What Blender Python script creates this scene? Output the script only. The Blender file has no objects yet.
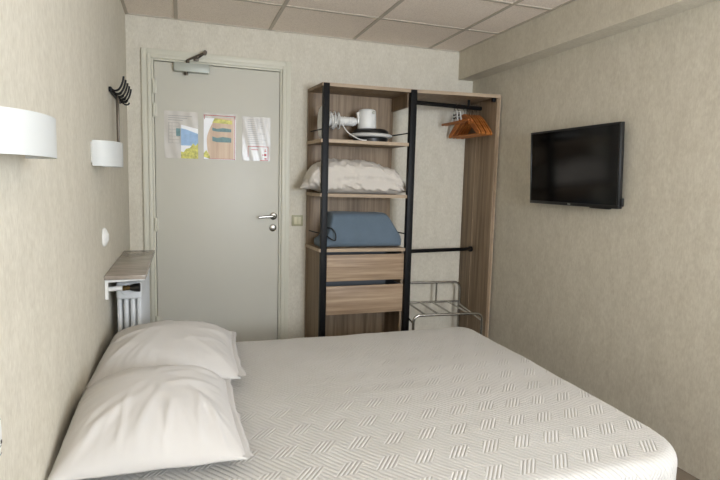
import bpy, bmesh, math, random
from mathutils import Vector, Matrix, noise
SC = bpy.context.scene
COL = SC.collection
PI = math.pi

# ------------------------------------------------------------------ camera
F_PX, PITCH, YAW, ROLL = 530.5, 0.10828, 0.32543, 0.02593
def cam_rows():
    B = Matrix(((1, 0, 0), (0, 0, -1), (0, 1, 0)))
    cy, sy = math.cos(YAW), math.sin(YAW); Y = Matrix(((cy, 0, -sy), (0, 1, 0), (sy, 0, cy)))
    cp, sp = math.cos(PITCH), math.sin(PITCH); P = Matrix(((1, 0, 0), (0, cp, -sp), (0, sp, cp)))
    cr, sr = math.cos(ROLL), math.sin(ROLL); Q = Matrix(((cr, -sr, 0), (sr, cr, 0), (0, 0, 1)))
    return Q @ P @ Y @ B
_m = cam_rows()
cd = bpy.data.cameras.new('camera'); cam = bpy.data.objects.new('camera', cd); COL.objects.link(cam)
cam.matrix_world = Matrix((( _m[0][0], -_m[1][0], -_m[2][0], 0.329),
                           ( _m[0][1], -_m[1][1], -_m[2][1], -3.8),
                           ( _m[0][2], -_m[1][2], -_m[2][2], 1.285), (0, 0, 0, 1)))
cd.sensor_width = 36.0; cd.lens = F_PX / 720 * 36.0; cd.clip_start = 0.02
SC.camera = cam

# ------------------------------------------------------------------ world, added window light, exposure
w = bpy.data.worlds.new('world'); SC.world = w; w.use_nodes = True
w.node_tree.nodes['Background'].inputs[0].default_value = (0.72, 0.83, 1.0, 1)
w.node_tree.nodes['Background'].inputs[1].default_value = 1.0
def area(name, loc, rot, sx, sy, power, col):
    l = bpy.data.lights.new(name, 'AREA'); l.shape = 'RECTANGLE'; l.size = sx; l.size_y = sy
    l.energy = power; l.color = col
    o = bpy.data.objects.new(name, l); COL.objects.link(o); o.location = loc; o.rotation_euler = rot
    return o
area('right_fill_light', (2.28, -4.30, 1.42), (0, math.radians(112), 0), 1.2, 1.4, 17, (0.79, 0.91, 1.06))  # added area light inside the unseen right window, tilted up to lift the ceiling
area('front_fill_light', (1.90, -5.32, 1.50), (math.radians(126), 0, 0), 0.95, 1.1, 124, (0.86, 0.94, 1.055))  # main area light, added before the unseen front window and aimed upward
SC.view_settings.view_transform = 'Standard'; SC.view_settings.look = 'None'
SC.view_settings.gamma = 1.0; SC.view_settings.use_curve_mapping = False
SC.view_settings.exposure = 0.09

# ------------------------------------------------------------------ materials
def lin(r, g, b):
    f = lambda c: (c / 255 / 12.92) if c / 255 <= 0.04045 else ((c / 255 + 0.055) / 1.055) ** 2.4
    return (f(r), f(g), f(b), 1)
class NT:
    def __init__(s, name, rough=0.5, metal=0.0, spec=0.5):
        s.m = bpy.data.materials.new(name); s.m.use_nodes = True
        s.t = s.m.node_tree; s.b = s.t.nodes['Principled BSDF']
        s.b.inputs['Roughness'].default_value = rough; s.b.inputs['Metallic'].default_value = metal
        s.b.inputs['Specular IOR Level'].default_value = spec
    def n(s, typ, **kw):
        x = s.t.nodes.new(typ)
        for k, v in kw.items(): setattr(x, k, v)
        return x
    def l(s, a, b): s.t.links.new(a, b)
    def coords(s, scale=(1, 1, 1), src='Object', rot=(0, 0, 0)):
        tc = s.n('ShaderNodeTexCoord'); mp = s.n('ShaderNodeMapping')
        mp.inputs['Scale'].default_value = scale; mp.inputs['Rotation'].default_value = rot
        s.l(tc.outputs[src], mp.inputs['Vector']); return mp.outputs['Vector']
    def noise(s, vec, scale=5, detail=4, rough=0.55):
        x = s.n('ShaderNodeTexNoise'); x.inputs['Scale'].default_value = scale
        x.inputs['Detail'].default_value = detail; x.inputs['Roughness'].default_value = rough
        s.l(vec, x.inputs['Vector']); return x.outputs['Fac']
    def ramp(s, fac, stops):
        r = s.n('ShaderNodeValToRGB'); e = r.color_ramp.elements
        while len(e) < len(stops): e.new(0.5)
        for el, (p, c) in zip(e, stops): el.position = p; el.color = c
        s.l(fac, r.inputs['Fac']); return r.outputs['Color']
    def math(s, op, a, b=None, c=None):
        x = s.n('ShaderNodeMath', operation=op)
        for i, v in enumerate((a, b, c)):
            if v is None: continue
            if isinstance(v, (int, float)): x.inputs[i].default_value = v
            else: s.l(v, x.inputs[i])
        return x.outputs[0]
    def mix(s, fac, a, b, mode='MIX'):
        x = s.n('ShaderNodeMix', data_type='RGBA', blend_type=mode)
        for i, v in ((0, fac), (6, a), (7, b)):
            if isinstance(v, (int, float)): x.inputs[i].default_value = v
            elif isinstance(v, tuple): x.inputs[i].default_value = v
            else: s.l(v, x.inputs[i])
        return x.outputs[2]
    def col(s, c):
        if isinstance(c, tuple): s.b.inputs['Base Color'].default_value = c
        else: s.l(c, s.b.inputs['Base Color'])
    def bump(s, h, strength=0.3, dist=0.002):
        x = s.n('ShaderNodeBump'); x.inputs['Strength'].default_value = strength; x.inputs['Distance'].default_value = dist
        s.l(h, x.inputs['Height']); s.l(x.outputs['Normal'], s.b.inputs['Normal'])
def plain(name, rgb, rough=0.5, metal=0.0, spec=0.5, vary=0.04, scale=6.0):
    t = NT(name, rough, metal, spec); c = lin(*rgb)
    f = t.noise(t.coords(), scale, 3)
    k = lambda q: tuple(min(1, x * q) for x in c[:3]) + (1,)
    t.col(t.ramp(f, [(0.3, k(1 - vary)), (0.7, k(1 + vary))])); return t.m

def wallpaper():
    t = NT('wallpaper_cream', 0.75, 0, 0.25)
    f1 = t.noise(t.coords((150, 150, 45)), 1.0, 4, 0.6)
    f2 = t.noise(t.coords((14, 14, 7)), 1.0, 4)
    f3 = t.noise(t.coords((40, 40, 40)), 1.0, 3)
    a = t.ramp(f1, [(0.3, lin(211, 203, 186)), (0.72, lin(226, 220, 204))])
    b = t.ramp(t.math('ADD', t.math('MULTIPLY', f2, .5), t.math('MULTIPLY', f3, .5)), [(0.38, lin(243, 242, 240)), (0.62, lin(255, 255, 255))])
    t.col(t.mix(1.0, a, b, 'MULTIPLY'))
    t.bump(t.math('ADD', f1, t.math('MULTIPLY', f3, 0.6)), 0.35, 0.0015)
    return t.m
def ceiling_tile():
    t = NT('ceiling_tile', 0.9, 0, 0.1)
    v = t.coords(); f = t.noise(v, 130, 3, 0.7); g = t.noise(v, 4, 2)
    t.col(t.mix(0.25, t.ramp(f, [(0.35, lin(228, 214, 199)), (0.55, lin(254, 241, 227))]), t.ramp(g, [(0.3, lin(243, 230, 216)), (0.7, lin(254, 242, 229))])))
    t.bump(f, 0.6, 0.003); return t.m
def wood(name, axis, dark, mid, light, k=1.0):
    t = NT(name, 0.5, 0, 0.35)
    sc = [38, 38, 38]; sc['xyz'.index(axis)] = 1.6
    f = t.noise(t.coords(tuple(s * k for s in sc)), 1.0, 6, 0.62)
    sc2 = [7, 7, 7]; sc2['xyz'.index(axis)] = 0.7
    g = t.noise(t.coords(tuple(sc2)), 1.0, 3)
    m = t.math('ADD', t.math('MULTIPLY', f, 0.6), t.math('MULTIPLY', g, 0.4))
    t.col(t.ramp(m, [(0.36, lin(*dark)), (0.5, lin(*mid)), (0.66, lin(*light))]))
    t.bump(f, 0.15, 0.001); return t.m
def fabric(name, rgb, rough=0.9, fine=400, vary=0.05, bump=0.25):
    t = NT(name, rough, 0, 0.15); c = lin(*rgb); v = t.coords()
    f = t.noise(v, fine, 2); g = t.noise(v, 7, 3)
    k = lambda q: tuple(min(1, x * q) for x in c[:3]) + (1,)
    t.col(t.ramp(t.math('ADD', t.math('MULTIPLY', f, .5), t.math('MULTIPLY', g, .5)), [(0.35, k(1 - vary)), (0.65, k(1 + vary))]))
    t.b.inputs['Sheen Weight'].default_value = 0.15
    t.bump(f, bump, 0.001); return t.m
def quilt():
    t = NT('quilted_bedspread', 0.85, 0, 0.15)
    tc = t.n('ShaderNodeUVMap'); sp = t.n('ShaderNodeSeparateXYZ'); t.l(tc.outputs['UV'], sp.inputs[0])
    x, y = sp.outputs[0], sp.outputs[1]
    CX, CY, PER = 0.118, 0.135, 0.0125
    yd = t.math('DIVIDE', y, CY); row = t.math('FLOOR', yd); d = t.math('FRACT', yd)
    fx = t.math('ADD', t.math('DIVIDE', x, CX), t.math('ADD', t.math('MULTIPLY', row, 0.37), t.math('MULTIPLY', d, -0.75)))
    c = t.math('FRACT', fx)
    blk = t.math('LESS_THAN', c, 0.54)
    inner = t.math('MULTIPLY', blk, t.math('LESS_THAN', d, 0.47))
    pa = t.math('SUBTRACT', t.math('MULTIPLY', x, 0.84), t.math('MULTIPLY', y, 0.66))
    pb = t.math('ADD', t.math('MULTIPLY', x, 0.62), t.math('MULTIPLY', y, 0.46))
    ph = t.math('ADD', t.math('MULTIPLY', inner, pa), t.math('MULTIPLY', t.math('SUBTRACT', 1.0, inner), pb))
    h = t.math('POWER', t.math('ABSOLUTE', t.math('SINE', t.math('MULTIPLY', ph, PI / PER))), 0.6)
    g = t.noise(t.coords(), 5, 3)
    f = t.noise(t.coords(), 500, 2)
    t.col(t.mix(0.5, t.ramp(h, [(0.0, lin(178, 175, 170)), (0.6, lin(210, 207, 202))]), t.ramp(g, [(0.3, lin(197, 194, 188)), (0.7, lin(206, 203, 198))])))
    t.bump(t.math('ADD', h, t.math('MULTIPLY', f, 0.12)), 0.9, 0.003); return t.m

M = {}
M['wall'] = wallpaper()
M['tile'] = ceiling_tile()
M['tbar'] = plain('ceiling_bar_taupe', (192, 181, 165), 0.6)
M['floor'] = fabric('floor_carpet', (112, 98, 80), 0.95, 250, 0.15)
M['door'] = plain('door_paint', (206, 202, 188), 0.45, vary=0.012, scale=3)
M['trim'] = plain('trim_paint', (212, 208, 190), 0.45, vary=0.015, scale=4)
M['wood'] = wood('oak_laminate_upright', 'z', (112, 93, 72), (140, 119, 95), (166, 145, 119))
M['woodh'] = wood('oak_laminate_drawer', 'x', (134, 110, 86), (168, 143, 117), (206, 182, 152))
M['wooded'] = wood('oak_laminate_edge', 'x', (165, 143, 118), (180, 158, 132), (196, 174, 146))
M['black'] = plain('black_metal', (13, 13, 14), 0.5, 0.0, 0.25)
M['chrome'] = plain('brushed_chrome', (188, 186, 180), 0.25, 1.0)
M['steel'] = plain('grey_steel', (176, 178, 166), 0.45, 0.15)
M['dsteel'] = plain('dark_steel', (92, 84, 74), 0.4, 0.8)
M['white'] = plain('white_plastic', (232, 231, 226), 0.4, vary=0.01)
M['offw'] = plain('cream_plastic', (206, 198, 164), 0.45, vary=0.02)
M['beige'] = plain('beige_switch', (172, 166, 134), 0.45, vary=0.02)
M['shade'] = plain('white_lamp_shade', (202, 203, 199), 0.55, vary=0.008)
M['rad'] = plain('radiator_enamel', (214, 216, 216), 0.35, vary=0.015)
M['brass'] = plain('aged_brass', (122, 100, 62), 0.35, 0.9)
M['bplast'] = plain('black_plastic', (18, 18, 18), 0.4)
M['linen'] = fabric('white_pillow_linen', (200, 196, 191), 0.8, 500, 0.015, 0.12)
M['linen2'] = fabric('crumpled_ivory_linen', (216, 208, 197), 0.85, 300, 0.04, 0.3)
M['blue'] = fabric('blue_grey_fleece', (104, 119, 132), 0.95, 260, 0.10, 0.5)
M['quilt'] = quilt()
M['matt'] = fabric('mattress_ticking', (214, 210, 200))
M['bedbase'] = fabric('dark_bed_base', (46, 42, 40))
M['hanger'] = wood('orange_beech', 'y', (150, 84, 34), (178, 106, 48), (200, 130, 66))
M['paper'] = plain('paper_sleeve', (206, 200, 190), 0.25, vary=0.05, scale=14)
M['ink'] = plain('grey_ink', (150, 146, 142), 0.6)
M['teal'] = plain('teal_ink', (112, 146, 146), 0.5, vary=0.2, scale=40)
M['drawer_in'] = plain('drawer_interior', (104, 108, 112), 0.6)
M['red'] = plain('red_ink', (188, 72, 68), 0.5)
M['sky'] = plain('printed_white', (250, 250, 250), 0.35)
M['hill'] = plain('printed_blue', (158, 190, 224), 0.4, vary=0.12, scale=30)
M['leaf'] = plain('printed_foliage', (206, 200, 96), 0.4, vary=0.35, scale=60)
M['barrel'] = wood('printed_barrel', 'z', (204, 172, 146), (222, 196, 170), (232, 212, 188))
M['screen'] = plain('tv_screen', (6, 6, 7), 0.12, 0, 0.5)
M['glassm'] = None
g = NT('window_glass', 0.0, 0, 0.5); g.b.inputs['Transmission Weight'].default_value = 1.0; g.col((1, 1, 1, 1)); M['glassm'] = g.m
def marble():
    t = NT('shelf_stone', 0.22, 0, 0.5)
    f = t.noise(t.coords((3, 8, 8)), 2.0, 6, 0.65); t.col(t.ramp(f, [(0.3, lin(140, 128, 116)), (0.7, lin(172, 162, 150))])); return t.m
M['stone'] = marble()

# ------------------------------------------------------------------ mesh helpers
OFF = {}
def link(name, bm, mat, parent=None, world=True, smooth=True, angle=40):
    me = bpy.data.meshes.new(name)
    bmesh.ops.recalc_face_normals(bm, faces=bm.faces)
    if parent is not None and world:
        bmesh.ops.translate(bm, verts=bm.verts, vec=-OFF.get(parent, Vector((0, 0, 0))))
    bm.to_mesh(me); bm.free(); me.materials.append(mat)
    if smooth:
        me.polygons.foreach_set('use_smooth', [True] * len(me.polygons))
        try: me.set_sharp_from_angle(angle=math.radians(angle))
        except Exception: pass
    o = bpy.data.objects.new(name, me); COL.objects.link(o)
    if parent is not None: o.parent = parent; OFF[o] = OFF.get(parent, Vector((0, 0, 0)))
    return o
def tag(o, label=None, cat=None, group=None, kind=None):
    if label: o['label'] = label
    if cat: o['category'] = cat
    if group: o['group'] = group
    if kind: o['kind'] = kind
    return o
def thing(name, loc, label=None, cat=None, group=None, kind=None):
    o = bpy.data.objects.new(name, None); COL.objects.link(o); o.location = loc
    o.empty_display_size = 0.05; OFF[o] = Vector(loc)
    return tag(o, label, cat, group, kind)
def rebase(o, loc):
    """move a one-mesh thing's origin to its base"""
    o.data.transform(Matrix.Translation(-Vector(loc))); o.location = loc; return o
def nb(): return bmesh.new()
def box(bm, a, b, bev=0.0, seg=2):
    lo = [min(a[i], b[i]) for i in range(3)]; hi = [max(a[i], b[i]) for i in range(3)]
    vs = [bm.verts.new((x, y, z)) for z in (lo[2], hi[2]) for y in (lo[1], hi[1]) for x in (lo[0], hi[0])]
    fs = [bm.faces.new([vs[i] for i in q]) for q in ((0, 2, 3, 1), (4, 5, 7, 6), (0, 1, 5, 4), (2, 6, 7, 3), (0, 4, 6, 2), (1, 3, 7, 5))]
    if bev:
        es = list({e for f in fs for e in f.edges})
        bmesh.ops.bevel(bm, geom=es, offset=bev, segments=seg, affect='EDGES', profile=0.5)
    return vs
def B(a, b, bev=0.0, seg=2):
    bm = nb(); box(bm, a, b, bev, seg); return bm
def prism(bm, pts, z0, z1, bev=0.0):
    lo = [bm.verts.new((p[0], p[1], z0)) for p in pts]; hi = [bm.verts.new((p[0], p[1], z1)) for p in pts]
    n = len(pts); fs = [bm.faces.new(lo[::-1]), bm.faces.new(hi)]
    for i in range(n): fs.append(bm.faces.new((lo[i], lo[(i + 1) % n], hi[(i + 1) % n], hi[i])))
    if bev: bmesh.ops.bevel(bm, geom=list({e for f in fs for e in f.edges}), offset=bev, segments=2, affect='EDGES', profile=0.5)
def extrude_poly(bm, pts3, vec):
    a = [bm.verts.new(p) for p in pts3]; b = [bm.verts.new(Vector(p) + Vector(vec)) for p in pts3]
    n = len(a); bm.faces.new(a[::-1]); bm.faces.new(b)
    for i in range(n): bm.faces.new((a[i], a[(i + 1) % n], b[(i + 1) % n], b[i]))
def smooth_path(pts, n=6, closed=False):
    P = [Vector(p) for p in pts]; out = []
    for i in range(len(P) - 1):
        p0 = P[max(i - 1, 0)]; p1 = P[i]; p2 = P[i + 1]; p3 = P[min(i + 2, len(P) - 1)]
        for k in range(n):
            t = k / n
            out.append(0.5 * ((2 * p1) + (p2 - p0) * t + (2 * p0 - 5 * p1 + 4 * p2 - p3) * t * t + (3 * p1 - p0 - 3 * p2 + p3) * t ** 3))
    out.append(P[-1]); return out
def fillet(pts, r, n=5):
    P = [Vector(p) for p in pts]; out = [P[0]]
    for i in range(1, len(P) - 1):
        a = (P[i - 1] - P[i]); b = (P[i + 1] - P[i]); d = min(r, a.length * .49, b.length * .49)
        s = P[i] + a.normalized() * d; e = P[i] + b.normalized() * d
        for k in range(n + 1):
            t = k / n; out.append(s * (1 - t) ** 2 + P[i] * 2 * t * (1 - t) + e * t * t)
    out.append(P[-1]); return out
def tube(bm, pts, r, seg=10, r_end=None, cap=True):
    P = [Vector(p) for p in pts]; rings = []; prev = None
    for i, p in enumerate(P):
        d = (P[min(i + 1, len(P) - 1)] - P[max(i - 1, 0)]).normalized()
        if prev is None:
            u = d.orthogonal().normalized()
        else:
            u = (prev - d * prev.dot(d))
            u = u.normalized() if u.length > 1e-6 else d.orthogonal().normalized()
        prev = u; v = d.cross(u)
        rr = r if r_end is None else r + (r_end - r) * i / (len(P) - 1)
        rings.append([bm.verts.new(p + (u * math.cos(2 * PI * k / seg) + v * math.sin(2 * PI * k / seg)) * rr) for k in range(seg)])
    for a, b in zip(rings, rings[1:]):
        for k in range(seg): bm.faces.new((a[k], a[(k + 1) % seg], b[(k + 1) % seg], b[k]))
    if cap: bm.faces.new(rings[0][::-1]); bm.faces.new(rings[-1])
def T(pts, r, seg=10, r_end=None):
    bm = nb(); tube(bm, pts, r, seg, r_end); return bm
def lathe(bm, prof, seg=32, c=(0, 0, 0), axis='z'):
    rings = []
    def tr(a, b, h):
        return {'z': (c[0] + a, c[1] + b, c[2] + h), 'x': (c[0] + h, c[1] + a, c[2] + b), 'y': (c[0] + a, c[1] + h, c[2] + b)}[axis]
    for r, h in prof:
        if r < 1e-6: rings.append([bm.verts.new(tr(0, 0, h))])
        else: rings.append([bm.verts.new(tr(r * math.cos(2 * PI * k / seg), r * math.sin(2 * PI * k / seg), h)) for k in range(seg)])
    for a, b in zip(rings, rings[1:]):
        for k in range(seg):
            k2 = (k + 1) % seg
            if len(a) == 1 and len(b) == 1: continue
            if len(a) == 1: bm.faces.new((a[0], b[k], b[k2]))
            elif len(b) == 1: bm.faces.new((a[k], a[k2], b[0]))
            else: bm.faces.new((a[k], a[k2], b[k2], b[k]))
def copy_tree(o, parent=None):
    c = o.copy(); COL.objects.link(c)
    if parent is not None: c.parent = parent
    for ch in list(o.children): copy_tree(ch, c)
    return c

# ------------------------------------------------------------------ the room
RW, RN, CH, SOX, SOZ = 2.517, -5.60, 2.313, 2.387, 2.10     # width, near wall, ceiling, soffit
S = 'structure'
tag(link('wall_left', B((-0.12, RN - .15, 0), (0, 0.12, CH + .1)), M['wall']), kind=S)
tag(link('floor', B((-0.12, RN - .15, -0.1), (RW + .12, 0.12, 0)), M['floor']), kind=S)
DX0, DX1, DZ = 0.167, 0.991, 2.045                         # door opening
bm = nb(); box(bm, (0, 0, 0), (DX0 - .03, 0.12, CH + .1)); box(bm, (DX1 + .03, 0, 0), (RW, 0.12, CH + .1)); box(bm, (DX0 - .03, 0, DZ + .03), (DX1 + .03, 0.12, CH + .1))
box(bm, (DX0 - .03, .06, 0), (DX1 + .03, .12, DZ + .03))
tag(link('wall_back', bm, M['wall']), kind=S)
NX0, NX1, NZ0, NZ1 = 1.35, 2.38, 0.82, 2.18              # unseen window added behind the viewer for its light
bm = nb(); box(bm, (0, RN - .15, 0), (NX0, RN, CH + .1)); box(bm, (NX1, RN - .15, 0), (RW, RN, CH + .1)); box(bm, (NX0, RN - .15, 0), (NX1, RN, NZ0)); box(bm, (NX0, RN - .15, NZ1), (NX1, RN, CH + .1))
tag(link('wall_front', bm, M['wall']), kind=S)
bm = nb()
box(bm, (NX0, RN - .09, NZ0), (NX0 + .05, RN - .02, NZ1), .004); box(bm, (NX1 - .05, RN - .09, NZ0), (NX1, RN - .02, NZ1), .004)
box(bm, (NX0 + .05, RN - .09, NZ0), (NX1 - .05, RN - .02, NZ0 + .05), .004); box(bm, (NX0 + .05, RN - .09, NZ1 - .05), (NX1 - .05, RN - .02, NZ1), .004)
win2 = tag(link('window_2', bm, M['white']), kind=S)
link('window_pane', B((NX0 + .05, RN - .06, NZ0 + .05), (NX1 - .05, RN - .054, NZ1 - .05)), M['glassm'], win2)
WY0, WY1, WZ0, WZ1 = -5.10, -3.50, 0.72, 2.10             # unseen right wall window beside the viewer, placed to suit the light
XR = RW + .12
bm = nb(); box(bm, (RW, RN - .15, 0), (XR, WY0, CH + .1)); box(bm, (RW, WY1, 0), (XR, 0.12, CH + .1)); box(bm, (RW, WY0, 0), (XR, WY1, WZ0)); box(bm, (RW, WY0, WZ1), (XR, WY1, CH + .1))
tag(link('wall_right', bm, M['wall']), kind=S)
bm = nb()
box(bm, (RW + .02, WY0, WZ0), (RW + .09, WY0 + .05, WZ1), .004); box(bm, (RW + .02, WY1 - .05, WZ0), (RW + .09, WY1, WZ1), .004)
box(bm, (RW + .02, WY0 + .05, WZ0), (RW + .09, WY1 - .05, WZ0 + .05), .004); box(bm, (RW + .02, WY0 + .05, WZ1 - .05), (RW + .09, WY1 - .05, WZ1), .004)
box(bm, (RW + .02, -4.33, WZ0 + .05), (RW + .09, -4.27, WZ1 - .05), .004)
win = tag(link('window_1', bm, M['white']), kind=S)
link('window_pane', B((RW + .05, WY0 + .05, WZ0 + .05), (RW + .056, -4.33, WZ1 - .05)), M['glassm'], win)
link('window_pane', B((RW + .05, -4.27, WZ0 + .05), (RW + .056, WY1 - .05, WZ1 - .05)), M['glassm'], win)
ceil = tag(link('ceiling', B((0, RN, CH), (RW, 0, CH + .08)), M['tile']), kind=S)
bm = nb()
for x in (0.305, 0.915, 1.518, 2.124): box(bm, (x - .011, RN, CH - .004), (x + .011, 0, CH + .002))
for k in range(12):
    y = -0.548 - 0.548 * k
    if y > RN: box(bm, (0, y - .011, CH - .0035), (SOX, y + .011, CH + .002))
box(bm, (0, RN, CH - .006), (.018, 0, CH + .002)); box(bm, (0, -.014, CH - .006), (SOX, 0, CH + .002)); box(bm, (SOX - .014, RN, CH - .006), (SOX, 0, CH + .002))
tag(link('ceiling_grid', bm, M['tbar'], ceil), kind=S)
tag(link('trim_1', B((SOX, RN, SOZ), (RW, 0, CH)), M['wall']), kind=S)
for nm, a, b in (('left', (0, RN, 0), (.012, 0, .08)), ('front', (.012, RN, 0), (RW, RN + .012, .08)), ('back', (1.07, -.003, 0), (RW, 0, .08))):
    tag(link('baseboard_' + nm, B(a, b, .003), M['trim']), kind=S)

# door: architrave, leaf, hinges, handle, closer
door = thing('door_1', (0.579, 0, 0), kind=S)
bm = nb()
def frame_ring(bm, x0, x1, z1, wdt, y0, y1, bev=.003):
    box(bm, (x0, y0, 0), (x0 + wdt, y1, z1), bev); box(bm, (x1 - wdt, y0, 0), (x1, y1, z1), bev); box(bm, (x0 + wdt, y0, z1 - wdt), (x1 - wdt, y1, z1), bev)
frame_ring(bm, 0.09, 1.062, 2.108, .036, -.022, 0)
frame_ring(bm, 0.126, 1.026, 2.072, .024, -.034, 0)
frame_ring(bm, 0.150, 1.002, 2.050, .014, -.020, .06)
link('door_frame', bm, M['trim'], door)
leaf = link('door_leaf', B((DX0, -.012, .006), (DX1 - .006, .03, 2.032), .003), M['door'], door)
for z in (1.87, 1.72, .97, .3):
    bm = nb(); tube(bm, [(.163, -.026, z - .045), (.163, -.026, z + .045)], .008, 10); box(bm, (.163, -.018, z - .04), (.182, -.011, z + .04), .001)
    link('hinge', bm, M['trim'], door)
bm = nb(); lathe(bm, [(0, -.012), (.027, -.012), (.027, -.02), (.022, -.024), (0, -.024)], 24, (.948, 0, 1.03), 'y')
tube(bm, fillet([(.948, -.02, 1.03), (.948, -.062, 1.03), (.84, -.062, 1.024)], .015), .0095, 10)
link('door_handle', bm, M['chrome'], leaf)
bm = nb(); lathe(bm, [(0, -.012), (.026, -.012), (.026, -.018), (.02, -.022), (0, -.022)], 24, (.945, 0, .945), 'y')
box(bm, (.940, -.027, .93), (.950, -.02, .96), .001)
link('key_plate', bm, M['chrome'], leaf)
clo = link('door_closer', B((.288, -.062, 1.974), (.512, -.013, 2.03), .005), M['steel'], leaf)
bm = nb(); tube(bm, [(.365, -.04, 1.955), (.365, -.04, 1.974)], .012, 12); link('adjuster_cap', bm, M['dsteel'], clo)
bm = nb(); tube(bm, [(.375, -.04, 2.03), (.375, -.04, 2.05)], .012, 12)
extrude_poly(bm, [(.368, -.048, 2.040), (.480, -.062, 2.098), (.488, -.062, 2.116), (.368, -.048, 2.054)], (0, .010, 0))
tube(bm, [(.484, -.070, 2.106), (.484, -.030, 2.106)], .013, 10)
extrude_poly(bm, [(.425, -.030, 2.052), (.484, -.040, 2.100), (.484, -.040, 2.112), (.425, -.030, 2.066)], (0, .006, 0))
box(bm, (.412, -.046, 2.050), (.445, -.034, 2.074), .003)
link('closer_arm', bm, M['dsteel'], clo)
for z in (1.55, 1.035, .55):
    bm = nb(); lathe(bm, [(0, -.0345), (.007, -.0345), (.006, -.0375), (0, -.038)], 12, (1.014, 0, z), 'y'); link('frame_screw', bm, M['trim'], door)

# sheets on the door
YS = -.0125
def sheet(name, x0, x1, z0, z1, label):
    t = thing(name, ((x0 + x1) / 2, YS, z0), label, 'notice', 'notices on the door')
    bm = nb(); n = 14                                    # slightly wavy clear sleeve
    gx = [[bm.verts.new((x0 + (x1 - x0) * i / n, YS - .002 - .0012 * math.sin(i * 1.3 + j * .5) , z0 + (z1 - z0) * j / n)) for i in range(n + 1)] for j in range(n + 1)]
    for j in range(n):
        for i in range(n): bm.faces.new((gx[j][i], gx[j][i + 1], gx[j + 1][i + 1], gx[j + 1][i]))
    r = bmesh.ops.extrude_face_region(bm, geom=list(bm.faces))
    bmesh.ops.translate(bm, verts=[v for v in r['geom'] if isinstance(v, bmesh.types.BMVert)], vec=(0, .0008, 0))
    link('paper', bm, M['paper'], t); return t
def flat(bm, pts):                                       # a printed area lying on the sheet
    extrude_poly(bm, [(p[0], YS - .0036, p[1]) for p in pts], (0, -.0004, 0))
def rect(bm, x0, z0, x1, z1, d=0):
    box(bm, (x0, YS - .0036, z0), (x1, YS - .0043 - d, z1))
s1 = sheet('door_notice', .224, .438, 1.412, 1.722, 'grey notice with a blue and yellow landscape, nearest the hinges')
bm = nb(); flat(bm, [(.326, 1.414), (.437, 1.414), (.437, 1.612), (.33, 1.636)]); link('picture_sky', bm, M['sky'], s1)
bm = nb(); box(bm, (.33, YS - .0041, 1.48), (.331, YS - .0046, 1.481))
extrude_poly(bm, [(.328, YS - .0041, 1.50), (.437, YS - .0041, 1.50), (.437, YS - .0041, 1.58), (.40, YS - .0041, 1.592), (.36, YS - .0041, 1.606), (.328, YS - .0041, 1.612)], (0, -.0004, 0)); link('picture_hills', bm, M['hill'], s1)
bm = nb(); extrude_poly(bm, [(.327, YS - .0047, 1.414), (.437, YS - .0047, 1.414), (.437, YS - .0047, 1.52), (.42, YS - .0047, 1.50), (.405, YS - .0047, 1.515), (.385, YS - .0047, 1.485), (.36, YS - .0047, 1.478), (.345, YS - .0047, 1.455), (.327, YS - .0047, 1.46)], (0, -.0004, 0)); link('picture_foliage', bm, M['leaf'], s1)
bm = nb()
for k in range(7): rect(bm, .25, 1.645 - k * .022, .318, 1.6465 - k * .022)
for x in (.25, .272, .317): rect(bm, x, 1.513, x + .0015, 1.6465)
for k in range(3): rect(bm, .25, 1.69 - .014 * k, .40 - .03 * k, 1.693 - .014 * k)
link('printed_table', bm, M['ink'], s1)
bm = nb(); rect(bm, .298, 1.56, .325, 1.61, .0002); link('printed_block', bm, M['teal'], s1)
s2 = sheet('door_notice', .470, .688, 1.412, 1.724, 'red bordered notice picturing a wooden barrel, middle one on the door')
bm = nb(); rect(bm, .474, 1.416, .684, 1.69); link('picture_ground', bm, M['sky'], s2)
def curve_barrel(t): return .505 - .012 * math.sin(PI * t) + .06 * max(0, t - .45) ** 1.5 * 2
bm = nb(); pl = [(curve_barrel(k / 16), YS - .0043, 1.42 + .276 * k / 16) for k in range(17)]
extrude_poly(bm, [(.672, YS - .0043, 1.42)] + [(.672, YS - .0043, 1.696)] + pl[::-1], (0, -.0004, 0)); link('picture_barrel', bm, M['barrel'], s2)
bm = nb()
for za, zb in ((1.628, 1.602), (1.568, 1.532)):
    extrude_poly(bm, [(.53, YS - .0048, zb + .006), (.56, YS - .0048, zb), (.655, YS - .0048, zb), (.655, YS - .0048, za - .006), (.60, YS - .0048, za), (.56, YS - .0048, za - .008), (.53, YS - .0048, za)], (0, -.0004, 0))
link('printed_band', bm, M['teal'], s2)
bm = nb(); extrude_poly(bm, [(.474, YS - .0048, 1.455), (.49, YS - .0048, 1.475), (.512, YS - .0048, 1.44), (.515, YS - .0048, 1.417), (.474, YS - .0048, 1.43)], (0, -.0004, 0)); extrude_poly(bm, [(.53, YS - .0048, 1.66), (.66, YS - .0048, 1.655), (.66, YS - .0048, 1.68), (.545, YS - .0048, 1.69)], (0, -.0003, 0)); link('printed_leaves', bm, M['leaf'], s2)
bm = nb(); rect(bm, .474, 1.706, .684, 1.710, .001); rect(bm, .676, 1.416, .680, 1.71, .001); rect(bm, .505, 1.418, .68, 1.421, .001); rect(bm, .478, 1.68, .4815, 1.71, .001); link('printed_border', bm, M['red'], s2)
s3 = sheet('door_notice', .729, .923, 1.415, 1.716, 'grey typed notice with a red stamp box, nearest the door handle')
bm = nb(); random.seed(3)
for k in range(13):
    z = 1.695 - k * .0135; rect(bm, .765, z, .765 + random.uniform(.07, .13), z + .002)
link('printed_lines', bm, M['ink'], s3)
bm = nb()
for a in ((.768, 1.512, .908, 1.516), (.768, 1.44, .771, 1.516), (.905, 1.418, .909, 1.516), (.85, 1.418, .909, 1.422)): rect(bm, *a)
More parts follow.
